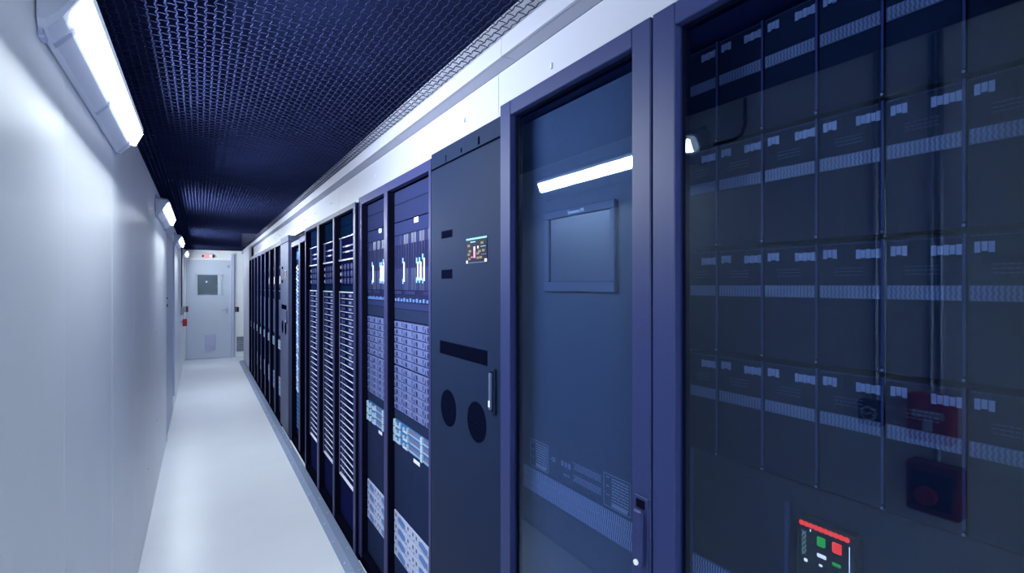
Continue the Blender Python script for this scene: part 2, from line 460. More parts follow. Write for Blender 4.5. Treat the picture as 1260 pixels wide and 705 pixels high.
for sx in (-1, 1):
    for sz in (0.033, 0.083): bx('rocker', 'grey_plastic' if sx < 0 else 'black_plastic', so, sx*0.010, sx*0.026, -0.017, -0.012, sz-0.014, sz+0.014, 0.002)
for k, z in enumerate((0.30, 0.12)):
    g = thing('vent_grille', ('upper' if k == 0 else 'lower') + ' square vent grille on the far wall near the floor', 'vent', (0.80, Y1, z), 'square vents by the far door')
    bx('backing', 'chassis', g, -0.075, 0.075, -0.012, -0.001, 0.0, 0.165)
    mb = MB().m('grey_plastic')
    for q in range(6):
        mb.box(-0.075+q*0.028, -0.065+q*0.028, -0.018, -0.012, 0.0, 0.165)
        mb.box(-0.075, 0.075, -0.018, -0.012, q*0.031, 0.010+q*0.031)
    mb.build('lattice', g)
# room behind the window: pale wall, cabinet, and an unseen lamp added to light them
struct(bx('wall_beyond', 'wall', None, -1.0, 1.9, 15.2, 15.3, 0, 2.9))
cb = thing('switch_cabinet', 'dark grey cabinet seen through the far door window', 'cabinet', (0.16, 14.15, 0.0))
bx('body', 'cool_grille', cb, -0.215, 0.195, 0.0, 0.5, 0.0, 2.0, 0.006)
bx('door', 'cool_grille', cb, -0.205, 0.185, -0.018, -0.001, 0.02, 1.985, 0.004)
MB().m('groove').box(-0.10,0.13,-0.024,-0.019,1.80,1.845).build('slot', cb)
bx('display', 'chassis_dark', cb, -0.10, 0.10, -0.024, -0.019, 1.73, 1.795)
bx('display_light', 'led_white', cb, -0.045, -0.025, -0.028, -0.024, 1.74, 1.775)
bx('latch', 'grey_plastic', cb, 0.165, 0.175, -0.026, -0.018, 1.64, 1.66)
for q in range(8): bx('label_line', 'print_pale', cb, -0.165+q*0.026, -0.143+q*0.026, -0.022, -0.0185, 1.447, 1.458)
bl = thing('added_room_light', 'added unseen lamp in the room beyond the far door', 'lamp', (0.3, 14.4, 2.80))
bx('housing', 'lamp_body', bl, -0.3, 0.3, -0.08, 0.08, 0.02, 0.06)
bx('diffuser', 'added_lamp_beyond', bl, -0.28, 0.28, -0.06, 0.06, 0.0, 0.019)

# alarm devices on the left wall near the far door
def wall_box(name, label, cat, y, z, w, h, d, m, group=None):
    t = thing(name, label, cat, (XL, y, z), group)
    bx('body', m, t, 0.001, d, -w/2, w/2, 0, h, 0.006)
    return t
t = wall_box('fire_call_point', 'red fire alarm box on the left wall near the far door', 'fire alarm', 12.35, 0.84, 0.12, 0.145, 0.075, 'red')
bx('front_plate', 'red_dark', t, 0.075, 0.079, -0.04, 0.04, 0.03, 0.11, 0.002)
t = wall_box('alarm_sounder', 'white and red sounder above the red alarm box', 'alarm', 12.75, 1.105, 0.12, 0.13, 0.05, 'soffit')
bx('red_lens', 'red_dark', t, 0.051, 0.09, -0.055, 0.055, 0.004, 0.126, 0.008)
t = wall_box('junction_box', 'pale junction box under a dark conduit on the left wall', 'junction box', 11.1, 1.13, 0.10, 0.14, 0.045, 'soffit')
bx('cover', 'soffit', t, 0.046, 0.050, -0.042, 0.042, 0.012, 0.128, 0.002)
MB().m('black_plastic').tube([(XL+0.018,11.1,1.272),(XL+0.018,11.1,2.46)],0.011).build('conduit', None)
tag(bpy.data.objects['conduit'], 'dark vertical conduit above the pale junction box', 'conduit')
t = wall_box('door_release', 'small grey release button left of the red alarm box', 'button', 11.0, 0.98, 0.05, 0.07, 0.03, 'grey_plastic')
MB().m('black_plastic').tube([(0.029,0,0.035),(0.036,0,0.035)],0.012,12).build('button', t)

# devices beside the camera on the left wall, seen mirrored in the glass doors
t = wall_box('manual_call_point', 'red wall box with a pull bar, mirrored in the right glass door', 'fire alarm', 0.665, 1.19, 0.115, 0.145, 0.055, 'red')
bx('pull_bar', 'grey_plastic', t, 0.055, 0.066, -0.040, 0.040, 0.075, 0.098, 0.003)
bx('pull_stem', 'grey_plastic', t, 0.055, 0.063, -0.012, 0.012, 0.035, 0.075, 0.002)
t = wall_box('call_point_button', 'red wall box with a round button, mirrored below the pull bar box', 'fire alarm', 0.655, 0.97, 0.135, 0.155, 0.06, 'red_dark')
bx('face_plate', 'black_plastic', t, 0.060, 0.064, -0.052, 0.052, 0.020, 0.130, 0.002)
MB().m('red').tube([(0.064,0.01,0.06),(0.080,0.01,0.06)],0.028,16).build('button', t)
t = wall_box('black_switch', 'black round switch mirrored left of the red boxes in glass', 'switch', 0.835, 1.20, 0.07, 0.085, 0.04, 'black_plastic')
MB().m('grey_plastic').ring_x(0,0.042,0.018,0.026,0.042,0.041).build('ring', t)
for q in range(4): bx('mark', 'print_white', t, 0.041, 0.043, -0.020+q*0.011, -0.013+q*0.011, 0.036+0.004*(q%2), 0.044+0.004*(q%2))
for y, z, lab in ((0.812, 1.29, 'thin steel conduit above the black switch mirrored in glass'), (0.660, 1.345, 'thin steel conduit above the red pull box mirrored in glass')):
    o = MB().m('steel').tube([(XL+0.014,y-0.012,z),(XL+0.014,y-0.012,2.46)],0.008).tube([(XL+0.014,y+0.012,z),(XL+0.014,y+0.012,2.46)],0.008).build('conduit')
    tag(o, lab, 'conduit')
o = MB().m('steel').tube([(XL+0.016,0.655,1.13),(XL+0.016,0.655,1.188)],0.011).build('conduit'); tag(o, 'short conduit joining the two red wall boxes', 'conduit')
o = MB().m('black_plastic').tube([(XL+0.012,1.462,2.30),(XL+0.012,1.36,2.30),(XL+0.012,1.325,2.312),(XL+0.012,1.31,2.35),(XL+0.012,1.31,2.46)],0.007).build('lamp_cable'); tag(o, 'thin black cable feeding the nearest wall lamp', 'cable')

# ------------------------------------------------------------------ wall lamps (the room's light, seen and added)
def lamp(y0, y1, label, glow='lamp_glow'):
    L = y1-y0
    t = thing('wall_lamp', label, 'lamp', (XL, y0, 2.20), 'batten lamps on the left wall')
    # section (x from wall, z from 2.20): wedge housing, tilted lens
    H = [(0.004,0.037),(0.020,0.036),(0.048,0.070),(0.054,0.082),(0.087,0.142),(0.098,0.150),(0.084,0.174),(0.004,0.184)]
    n = len(H); c = (0.035, 0.115)
    mb = MB().m('lamp_body')
    ys = [(0,0.72),(0.012,0.88),(0.035,0.97),(0.07,1.0),(L-0.07,1.0),(L-0.035,0.97),(L-0.012,0.88),(L,0.72)]
    pts = []
    for y, s in ys:
        for (x, z) in H: pts.append((0.004+(x-0.004)*(0.55+0.45*s if s<1 else 1), y, c[1]+(z-c[1])*s))
    F = [tuple(range(n)), tuple(reversed(range((len(ys)-1)*n, len(ys)*n)))]
    for k in range(len(ys)-1):
        for i in range(n): F.append((k*n+i, (k+1)*n+i, (k+1)*n+(i+1)%n, k*n+(i+1)%n))
    mb.poly(pts, F)
    mb.build('housing', t)
    # lens: rounded bar standing proud of the tilted face
    a = Vector((0.052, 0.080)); b = Vector((0.088, 0.146)); e = (b-a).normalized(); nn = Vector((e.y, -e.x))
    w = (b-a).length
    def lens_prof(s, dep):
        m_ = (a+b)/2
        h = w/2*s
        return [m_-e*h-nn*0.012, m_-e*h+nn*dep*1.0, m_-e*(h-0.006)+nn*dep*1.20, m_-e*0.008+nn*dep*1.08, m_+e*0.008+nn*dep*1.02, m_+e*(h-0.010)+nn*dep*0.93, m_+e*h+nn*dep*0.35, m_+e*h-nn*0.012]
    secs = [(0.022,0.62,0.004),(0.030,0.86,0.010),(0.045,1.0,0.014),(L-0.045,1.0,0.014),(L-0.030,0.86,0.010),(L-0.022,0.62,0.004)]
    pts = []; 
    for y, s, dp in secs:
        pts += [(q.x, y, q.y) for q in lens_prof(s, dp)]
    n = 8; F = [tuple(range(n)), tuple(reversed(range((len(secs)-1)*n, len(secs)*n)))]
    for k in range(len(secs)-1):
        for i in range(n): F.append((k*n+i, (k+1)*n+i, (k+1)*n+(i+1)%n, k*n+(i+1)%n))
    lens = MB()
    for f_ in F:      # bright front, dimmer flanks and ends of the milky cover
        k_, i_ = f_[0]//n, f_[0] % n
        lens.m(glow if (len(f_) == 4 and k_ == 2 and i_ in (2, 3, 4)) else 'lamp_edge')
        lens.poly([pts[q] for q in f_], [tuple(range(len(f_)))])
    lens.build('lens', t)
    for yy in (0.085, L*0.5, L-0.10):
        mb = MB().m('lamp_clip')
        prof = [(0.018,0.031),(0.050,0.068),(0.056,0.078),(0.050,0.082),(0.044,0.074),(0.014,0.040)]
        mb.prism_y(prof, yy-0.012, yy+0.012).build('clip', t)
    for yy in (0.02, L-0.06):
        bx('bracket', 'lamp_clip', t, 0.0005, 0.012, yy, yy+0.04, 0.025, 0.20, 0.002)
    return t
lamp(1.485, 2.772, 'large bright wall lamp at the upper left, nearest of the row')
lamp(4.93, 6.217, 'second bright wall lamp down the left wall')
lamp(8.36, 9.647, 'farthest visible wall lamp near the far door')
lamp(11.75, 13.03, 'added dim wall lamp brightening the far end beside the far door', 'added_lamp_glow')  # added to brighten the dark far end, continuing the row
lamp(-1.80, -0.513, 'added unseen wall lamp behind the viewpoint on the left wall')  # out of view, added to light the near floor and wall

# ------------------------------------------------------------------ cabinets
def shell(t, w, depth, top, m_out='rack_black', m_in='rack_inner', x0=0.0):
    """open-fronted carcass: sides, top, base, back; local x into the rack"""
    bx('side_panel', m_out, t, x0, depth, 0.0, 0.008, 0.0, top, 0.001)
    bx('side_panel', m_out, t, x0, depth, w-0.008, w, 0.0, top, 0.001)
    bx('top_panel', m_out, t, x0, depth, 0.0085, w-0.0085, top-0.01, top, 0.001)
    bx('base', m_out, t, x0, depth, 0.0085, w-0.0085, 0.0, 0.045, 0.001)
    bx('back_panel', m_in, t, depth-0.012, depth-0.001, 0.0085, w-0.0085, 0.0455, top-0.0105)

# ---- glass-door power cabinets A (right edge of the picture) and B
def ups(label, y0, y1, stile_n, stile_f, handle):
    w = y1-y0; xf = 0.808
    t = thing('power_cabinet', label, 'cabinet', (xf, y0, 0), 'glass-door power cabinets')
    shell(t, w, 0.9, 2.20, 'door_frame', 'rack_inner', 0.036)
    top, bot = 2.241, 0.08
    gt, gb = 2.196, 0.15
    d = MB().m('door_frame')
    d.box(0, 0.034, 0.0015, stile_n, bot, top, 0.002).box(0, 0.034, w-stile_f, w-0.0015, bot, top, 0.002)
    d.box(0.0005, 0.034, stile_n, w-stile_f, gt, top, 0.002).box(0.0005, 0.034, stile_n, w-stile_f, bot, gb, 0.002)
    door = d.build('door', t)
    bx('glass_pane', 'glass', door, 0.018, 0.023, stile_n, w-stile_f, gb, gt)
    MB().m('rack_black').box(0.0235,0.040,stile_n-0.004,stile_n+0.004,gb,gt).box(0.0235,0.040,w-stile_f-0.006,w-stile_f+0.004,gb,gt).box(0.0235,0.040,stile_n,w-stile_f,gt-0.006,gt+0.004).build('gasket', door)
    if handle:
        h = MB().m('door_frame')
        h.box(-0.004, 0.0, 0.004, 0.044, 1.055, 1.222, 0.0015)
        hd = h.build('handle', door)
        bx('lever', 'door_frame', door, -0.016, -0.0045, 0.012, 0.038, 1.075, 1.195, 0.004)
        bx('recess', 'rack_black', door, -0.0055, -0.0042, 0.013, 0.037, 1.197, 1.215)
        MB().m('server_lip').tube([(-0.0155,0.025,1.085),(-0.020,0.025,1.085)],0.006,10).build('key_lock', door)
    return t
uB = ups('glass-door power cabinet with a framed display, left of the rightmost', 0.760, 1.392, 0.056, 0.062, True)
uA = ups('rightmost glass-door power cabinet holding rows of battery modules', 0.100, 0.757, 0.060, 0.060, False)

# inside B (local to its root at x=0.808, y=0.760)
xi = 0.072
ip = bx('inner_panel', 'ups_panel', uB, xi, xi+0.01, 0.012, 0.62, 0.05, 2.185)
yb = 0.760
dsp = MB().m('ups_trim')
for (a, b, c_, d_) in ((0.937,1.239,1.866,1.888),(0.937,1.239,1.656,1.684),(0.937,0.956,1.684,1.866),(1.214,1.239,1.684,1.866)):
    dsp.box(xi-0.010, xi-0.0005, a-yb, b-yb, c_, d_, 0.002)
dso = dsp.build('display_bezel', uB)
bx('screen', 'ups_screen', dso, xi-0.004, xi-0.0005, 0.957-yb, 1.213-yb, 1.6845, 1.8655)
text_part('Symmetra PX', 0.0125, 'print_white', uB, (xi-0.0108, 1.122-yb, 1.8715))
strip = MB().m('ups_trim').box(xi-0.006, xi-0.0005, 0.845-yb, 1.358-yb, 1.037, 1.112)
strip.m('grille_pale').teeth(xi-0.0068, 0.850-yb, 1.355-yb, 1.040, 1.064, 70, 0.002).teeth(xi-0.0068, 0.846-yb, 1.351-yb, 1.063, 1.087, 70, 0.002).teeth(xi-0.0068, 0.850-yb, 1.355-yb, 1.086, 1.110, 70, 0.002)
strip.build('vent_strip', uB)
def rating_plate(parent, y0, y1, z0, z1, x):
    mb = MB().m('print_pale')
    for (a,b,c_,d_) in ((y0,y1,z1-0.0014,z1),(y0,y1,z0,z0+0.0014),(y0,y0+0.0014,z0,z1),(y1-0.0014,y1,z0,z1)): mb.box(x-0.0008,x,a,b,c_,d_)
    rr = random.Random(int(y0*1000))
    for k in range(9):
        z = z1-0.009-k*0.0075
        a = y0+0.006
        while a < y1-0.030:
            l = rr.uniform(0.006,0.016); mb.box(x-0.0008,x,a,min(a+l,y1-0.03),z-0.0022,z+0.0012); a += l+0.0025
        if k % 3 == 0: mb.box(x-0.0008,x,y1-0.020,y1-0.010,z-0.001,z+0.001)
    mb.box(x-0.0008,x,y0+0.01,y1-0.03,z0+0.004,z0+0.014)
    mb.build('rating_plate', parent)
rating_plate(uB, 1.229-yb, 1.324-yb, 1.115, 1.198, xi-0.0005)
rating_plate(uB, 0.891-yb, 0.986-yb, 1.115, 1.198, xi-0.0005)
text_part('CE', 0.016, 'print_pale', uB, (xi-0.001, 1.213-yb, 1.160))
pr = MB().m('print_dim')
for k in range(3):
    pr.box(xi-0.0012,xi-0.0005,1.165-yb-k*0.016,1.155-yb-k*0.016,1.160,1.174)
    pr.box(xi-0.0012,xi-0.0005,1.155-yb-k*0.010,1.149-yb-k*0.010,1.135,1.141)
rr = random.Random(8)
for zz in (1.183,1.178,1.173,1.168,1.150,1.145,1.140,1.135):
    a = 0.997-yb
    while a < 1.105-yb:
        l = rr.uniform(0.005,0.012); pr.box(xi-0.0012,xi-0.0005,a,a+l,zz-0.0017,zz+0.0010); a += l+0.0025
pr.build('small_print', uB)

# inside A: control display, battery modules are things of their own
ya = 0.100
xa = 0.105
bx('inner_panel', 'ups_panel_dark', uA, xa+0.012, xa+0.02, 0.012, 0.645, 0.05, 1.318)
bx('inner_panel', 'ups_panel_dark', uA, xa+0.07, xa+0.08, 0.012, 0.645, 1.32, 2.185)
st = MB().m('ups_trim').box(xa+0.006, xa+0.0115, 0.60-ya, 0.745-ya, 1.045, 1.09)
st.m('grille_pale').teeth(xa+0.0052, 0.602-ya, 0.743-ya, 1.047, 1.068, 22, 0.002).teeth(xa+0.0052, 0.602-ya, 0.743-ya, 1.068, 1.089, 22, 0.002)
st.build('vent_strip', uA)
xc = 0.1105
cp = bx('control_panel', 'black_plastic', uA, xc-0.018, xc+0.006, 0.408-ya, 0.506-ya, 1.10, 1.266, 0.004)
xs = xc-0.0185
tops = MB().m('lit_red')
for k in range(10): tops.disc_x(0.495-ya-k*0.0081, 1.2585, 0.0046, xs-0.0015, xs, 8)
tops.box(xs-0.001, xs, 0.420-ya, 0.496-ya, 1.257, 1.2605)
tops.build('red_light_bar', cp)
bx('green_button', 'lit_green', cp, xs-0.002, xs, 0.4555-ya, 0.4690-ya, 1.2295, 1.2455, 0.0015)
bx('red_button', 'lit_red', cp, xs-0.002, xs, 0.4300-ya, 0.4445-ya, 1.2290, 1.2465, 0.0015)
bx('white_button', 'scr_white', cp, xs-0.002, xs, 0.4540-ya, 0.4690-ya, 1.2105, 1.2170, 0.001)
bx('green_button', 'lit_green', cp, xs-0.002, xs, 0.4310-ya, 0.4445-ya, 1.2070, 1.2130, 0.001)
bx('white_button', 'scr_white', cp, xs-0.002, xs, 0.4850-ya, 0.4910-ya, 1.1930, 1.1985, 0.001)
bx('white_button', 'scr_white', cp, xs-0.002, xs, 0.4600-ya, 0.4660-ya, 1.1955, 1.1995, 0.001)
bx('white_button', 'scr_white', cp, xs-0.001, xs, 0.4795-ya, 0.4810-ya, 1.2480, 1.2520, 0.0002)
gl = MB().m('lit_teal')
for k in range(5):
    z = 1.246-k*0.0085
    gl.poly([(xs-0.001,0.4960-ya,z),(xs-0.001,0.4935-ya,z),(xs-0.001,0.4860-ya,z-0.0085),(xs-0.001,0.4885-ya,z-0.0085)],[(0,1,2,3)])
    gl.poly([(xs-0.001,0.4885-ya,z),(xs-0.001,0.4860-ya,z),(xs-0.001,0.4935-ya,z-0.0085),(xs-0.001,0.4960-ya,z-0.0085)],[(0,1,2,3)])
gl.build('status_symbol', cp)
bx('edge_light', 'led_white', cp, xs-0.0006, xs, 0.4180-ya, 0.4188-ya, 1.17, 1.248)
bx('side_strip', 'module_edge', uA, xa+0.004, xa+0.0115, 0.530-ya, 0.536-ya, 0.90, 1.275)
rows = [2.180, 1.965, 1.748, 1.532]
cols = [0.775, 0.675, 0.575, 0.475, 0.375, 0.275]      # far edge of each column
rown = ['top', 'second', 'third', 'bottom']
for ri, zt in enumerate(rows):
    for ci, yf in enumerate(cols):
        t = thing('battery_module', 'dark battery module, %s row, %s from the left behind the right glass door' % (rown[ri], ORD[ci]), 'battery module', (0.808+xa, yf-0.1, zt-0.213), 'battery modules behind the right glass door')
        w = 0.1 if ci else 0.072
        def body(w=w): return MB().m('module_face').box(0.0, 0.06, 0.0012, w-0.0012, 0.002, 0.210, 0.0015)
        link('body', cached(('bm', w), body, 'body'), t)
        def lab1(): 
            m_ = MB().m('module_label')
            for k in range(5): m_.box(-0.0012,-0.0002,0.004+k*0.0072,0.0104+k*0.0072,0.182+0.0012*(k%2),0.197-0.001*(k%2))
            return m_
        def lab2(w=w):
            m_ = MB().m('module_label')
            for k in range(3): m_.box(-0.0012,-0.0002,w-0.031+k*0.0075,w-0.0245+k*0.0075,0.184+0.002*(k%2),0.199)
            return m_
        link('label_plate', cached('bl1', lab1, 'label_plate'), t)
        if ci: link('label_plate', cached(('bl2', w), lab2, 'label_plate'), t)
        def gr(w=w):
            m_ = MB().m('module_base').box(-0.0015,-0.0002,0.004,w-0.004,0.117,0.139)
            return m_.m('module_grille').teeth(-0.0022,0.0045,w-0.0045,0.118,0.128,15,0.001).teeth(-0.0022,0.0045,w-0.0045,0.128,0.138,15,0.001)
        link('vent_strip', cached(('bg', w), gr, 'vent_strip'), t)
        def ed(w=w):
            m_ = MB().m('module_edge').box(-0.003,-0.0002,0.0,0.0028,0.012,0.211)
            for k in range(26): m_.box(-0.0012,-0.0002,0.005+k*0.0035*(w/0.1),0.0068+k*0.0035*(w/0.1),0.2065,0.2085)
            return m_.m('module_label').disc_x(0.0014,0.006,0.0022,-0.004,-0.003,8)
        link('edge_bar', cached(('be', w), ed, 'edge_bar'), t)
        def sp(w=w):
            m_ = MB().m('module_print'); r_ = random.Random(3)
            for k in range(3):
                a = w*0.30
                while a < w*0.72:
                    l = r_.uniform(0.003,0.007); m_.box(-0.0008,-0.0002,a,a+l,0.167-k*0.006,0.1684-k*0.006); a += l+0.002
            return m_
        if ri: link('small_print', cached(('bp', w), sp, 'small_print'), t)

# ---- cooling cabinets (C and its far twin)
def cooling(label, y0, w, xf=0.820, pm='cool_panel'):
    t = thing('cooling_cabinet', label, 'cabinet', (xf, y0, 0), 'flat-fronted cooling cabinets')
    yo = 1.392      # measured on the near one
    s = w/0.590
    Y = lambda y: (y-yo)*s
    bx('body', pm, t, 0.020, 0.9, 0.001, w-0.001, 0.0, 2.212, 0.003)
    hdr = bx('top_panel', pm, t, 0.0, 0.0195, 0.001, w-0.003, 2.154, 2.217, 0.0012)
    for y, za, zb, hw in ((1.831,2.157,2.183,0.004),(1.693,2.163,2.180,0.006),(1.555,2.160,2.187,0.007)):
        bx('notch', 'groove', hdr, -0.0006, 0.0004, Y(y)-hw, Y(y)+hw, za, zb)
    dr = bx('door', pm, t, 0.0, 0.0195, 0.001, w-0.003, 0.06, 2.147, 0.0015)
    bx('gap', 'groove', t, 0.008, 0.0198, 0.002, w-0.004, 2.1465, 2.1545)
    for za, zb in ((1.859,1.888),(1.700,1.735)):
        g = MB().m('cool_grille').box(-0.001, 0.0002, Y(1.772), Y(1.873), za, zb)
        for k in range(4): g.m('groove').box(-0.0018, -0.001, Y(1.775), Y(1.870), za+0.003+k*(zb-za-0.004)/4, za+0.003+(k+0.5)*(zb-za-0.004)/4)
        g.build('vent', dr)
    g = MB().m('cool_grille').box(-0.001, 0.0002, Y(1.494), Y(1.889), 1.403, 1.4545)
    for k in range(26): g.m('groove').box(-0.0018,-0.001,Y(1.497+k*0.015),Y(1.507+k*0.015),1.406,1.4515)
    g.build('slot_grille', dr)
    for y in (1.808, 1.5715):
        g = MB().m('cool_grille').disc_x(Y(y), 1.198, 0.071*s, -0.001, 0.0002, 36)
        r_ = 0.0
        for q in range(1, 6):
            nn_ = 6*q
            for k in range(nn_):
                an = 2*math.pi*k/nn_
                g.m('groove').disc_x(Y(y)+0.0125*q*s*math.cos(an), 1.198+0.0125*q*s*math.sin(an), 0.0042, -0.0016, -0.001, 6)
        g.build('round_grille', dr)
    # touch display
    sc = MB().m('scr_dark').box(-0.002, 0.0002, Y(1.494), Y(1.648), 1.752, 1.8405)
    so_ = sc.build('display', dr)
    X0, X1 = -0.0028, -0.002
    def cell(m_, a, b, c_, d_, nm='screen_icon'):
        """a..b: 0 far/left .. 1 near/right, c..d: 0 bottom .. 1 top"""
        m__ = MB().m(m_)
        m__.box(X0, X1, Y(1.648-0.154*a), Y(1.648-0.154*b), 1.752+0.0885*c_, 1.752+0.0885*d_)
        return m__.build(nm, so_)
    cell('scr_cyan', 0.0, 1.0, 0.93, 1.0, 'title_bar')
    cell('scr_violet', 0.10, 0.88, 0.0, 0.035, 'status_bar')
    cell('scr_white', 0.0, 0.075, 0.0, 0.12); cell('scr_white', 0.90, 1.0, 0.02, 0.14)
    cell('scr_pink', 0.37, 0.46, 0.20, 0.64, 'level_bar'); cell('scr_white', 0.375, 0.455, 0.50, 0.65, 'level_bar')
    cell('scr_white', 0.56, 0.62, 0.56, 0.66); cell('scr_pink', 0.25, 0.33, 0.22, 0.26)
    for (a, c_) in ((0.07,0.66),(0.13,0.44),(0.07,0.31),(0.10,0.13),(0.72,0.72),(0.78,0.42),(0.52,0.15),(0.66,0.16),(0.52,0.32),(0.60,0.40)):
        cell('scr_olive', a, a+0.12, c_, c_+0.09)
    cell('scr_cyan', 0.72, 0.94, 0.615, 0.635); cell('scr_cyan', 0.22, 0.46, 0.82, 0.86); cell('scr_violet', 0.74, 0.98, 0.30, 0.33)
    # swing handle
    bx('handle', pm, dr, -0.010, 0.0, Y(1.431), Y(1.464), 1.253, 1.402, 0.003)
    bx('handle_recess', 'groove', dr, -0.0108, -0.0098, Y(1.437), Y(1.458), 1.264, 1.392)
    bx('handle_lever', 'ups_trim', dr, -0.0185, -0.0105, Y(1.440), Y(1.455), 1.268, 1.388, 0.002)
    bx('key_lock', 'server_lip', dr, -0.0205, -0.0185, Y(1.4425), Y(1.4525), 1.277, 1.298, 0.0015)
    return t
cooling('grey cooling cabinet with a lit colour display and two round grilles', 1.394, 0.590)
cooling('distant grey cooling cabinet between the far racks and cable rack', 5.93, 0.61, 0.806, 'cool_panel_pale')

# ---- storage racks: D, E and the eight beyond the far cooling cabinet
def blade_chassis(w, detail):
    mb = MB().m('chassis_dark').box(0.003, 0.55, 0.0, w, 0.0, 0.435)
    mb.m('chassis').box(0.0, 0.004, 0.0, w, 0.372, 0.435).box(0.0, 0.004, 0.0, w, 0.0, 0.03)
    return mb
def blade_row(w):
    mb = MB().m('blade')
    n = 16
    for k in range(n):
        a = k*w/n
        mb.m('blade' if k % 3 else 'chassis').box(-0.001, 0.003, a+0.002, a+w/n-0.002, 0.092, 0.368, 0.001)
        mb.m('chassis_dark').box(-0.0016, -0.001, a+0.006, a+w/n-0.006, 0.20, 0.32)
    mb.m('chassis').box(-0.001, 0.003, w*0.01, w*0.28, 0.072, 0.088).box(-0.001, 0.003, w*0.46, w*0.70, 0.072, 0.088).box(-0.001, 0.003, w*0.80, w*0.99, 0.072, 0.088)
    for k in range(13):
        mb.m('node_blue').box(-0.002, 0.003, (k+0.25)*w/13, (k+0.75)*w/13, 0.036, 0.050+0.004*(k%2))
    return mb
def storage_rack(y0, w, sn, sf, xf, label, place, lead, detail, rec=0.040, grp='storage racks'):
    t = thing('storage_rack', label, 'rack', (xf, y0, 0), grp)
    shell(t, w, 0.9, 2.198, 'rack_black', 'rack_inner', 0.006)
    top = 2.203
    a, b = sn, w-sf
    fm = 'rack_frame'
    for (p, q, nm) in ((0.0005, sn, 'stile'), (w-sf, w-0.0005, 'stile')):
        MB().m(fm).box(0, 0.006, p, q, 0.045, top, 0.001).m('rack_black').box(0.0061, rec+0.02, p+0.0005, q, 0.05, top-0.046).build(nm, t)
    bx('header', fm, t, 0.0005, 0.03, a, b, 2.157, top, 0.001)
    bx('plinth', 'rack_black', t, 0.004, 0.05, a, b, 0.046, 0.075, 0.001)
    for (z0, z1, m_) in ((2.086,2.156,'filler'),(1.997,2.084,'filler'),(1.498,1.555,'filler_dark'),(0.990,1.033,'filler_dark'),(0.524,0.866,'filler_dark'),(0.077,0.277,'filler_dark')):
        bx('filler_panel', m_, t, rec, rec+0.01, a+0.001, b-0.001, z0, z1, 0.0008)
    ow = b-a-0.002
    X = xf+rec; Yb = y0+a+0.001
    # blade chassis
    c = thing('blade_chassis', 'blade chassis with lit white bars in %s' % place, 'server', (X, Yb, 1.557), 'blade chassis in the storage racks')
    link('body', cached(('bc', round(ow,3)), lambda: blade_chassis(ow, detail), 'body'), c)
    link('blade_row', cached(('br', round(ow,3)), lambda: blade_row(ow), 'blade_row'), c)
    for fr, za, zb in ((0.277,0.135,0.232),(0.613,0.14,0.225),(0.677,0.14,0.225),(0.750,0.137,0.240)):
        yy = ow*(1-fr)
        l = bx('light_bar', 'led_white', c, -0.006, -0.0018, yy-0.0038, yy+0.0038, za, zb, 0.001)
        if detail:
            for zz in (za-0.012, zb-0.006): bx('blue_clip', 'led_blue', l, -0.006, -0.002, yy+0.009, yy+0.020, zz, zz+0.026, 0.001)
    bx('label_plate', 'led_white' if detail else 'server_lip', c, -0.002, -0.0002, ow*0.395, ow*0.485, 0.412, 0.434)
    # disk enclosures
    for e_, zb in enumerate((1.266, 1.036)):
        dk = thing('disk_enclosure', '%s silver disk enclosure in %s' % (('upper','lower')[e_], place), 'disk enclosure', (X, Yb, zb), 'disk enclosures in the storage racks')
        link('body', cached(('de', round(ow,3)), lambda: MB().m('latch').box(0.006, 0.5, 0.0, ow, 0.0, 0.228), 'body'), dk)
        dw = ow/4; dh = 0.226/6
        def drv():
            m_ = MB().m('drive').box(-0.002, 0.0055, 0.0012, dw-0.0012, 0.0026, dh-0.0026, 0.0015)
            return m_.m('chassis').box(-0.0030, -0.0021, dw*0.10, dw*0.15, dh*0.30, dh*0.85).box(-0.0030, -0.0021, dw*0.90, dw*0.94, dh*0.15, dh*0.60)
        def lat():
            return MB().m('latch').box(-0.0032, -0.0021, dw*0.62, dw*0.76, dh*0.22, dh*0.78)
        if detail:
            for i in range(6):
                for j in range(4):
                    d_ = link('drive', cached(('dr', round(ow,3)), drv, 'drive'), dk, (0, j*dw, 0.001+i*dh))
                    link('latch', cached(('la', round(ow,3)), lat, 'latch'), d_)
        else:
            def allrows():
                m_ = MB()
                for i in range(6):
                    m_.m('drive').box(-0.002,0.0055,0.001,ow-0.001,0.001+i*dh+0.0016,0.001+(i+1)*dh-0.0016)
                    for j in range(4): m_.m('latch').box(-0.003,-0.0021,j*dw+dw*0.62,j*dw+dw*0.78,i*dh+dh*0.25,i*dh+dh*0.8)
                return m_
            o = link('drive_rows', cached(('ar', round(ow,3)), allrows, 'drive_rows'), dk)
    # three thin blue controllers
    for i in range(3):
        cn = thing('storage_controller', '%s thin blue storage controller in %s' % (('bottom','middle','top')[i], place), 'server', (X, Yb, 0.869+i*0.0392), 'blue storage controllers')
        def bod(): return MB().m('bezel_blue').box(0.0, 0.5, 0.0, ow, 0.001, 0.038)
        link('body', cached(('cb', round(ow,3)), bod, 'body'), cn)
        def strips():
            m_ = MB().m('bezel_grey').box(-0.003,-0.0002,0.002,ow*0.27,0.014,0.034).box(-0.003,-0.0002,ow*0.33,ow*0.60,0.014,0.034)
            m_.m('bezel_sky').box(-0.003,-0.0002,0.002,ow*0.27,0.003,0.010).box(-0.003,-0.0002,ow*0.33,ow*0.60,0.003,0.010)
            m_.m('handle_pale').box(-0.004,-0.0002,0.002,ow*0.60,0.0105,0.0130)
            return m_
        link('bezel', cached(('cs', round(ow,3)), strips, 'bezel'), cn)
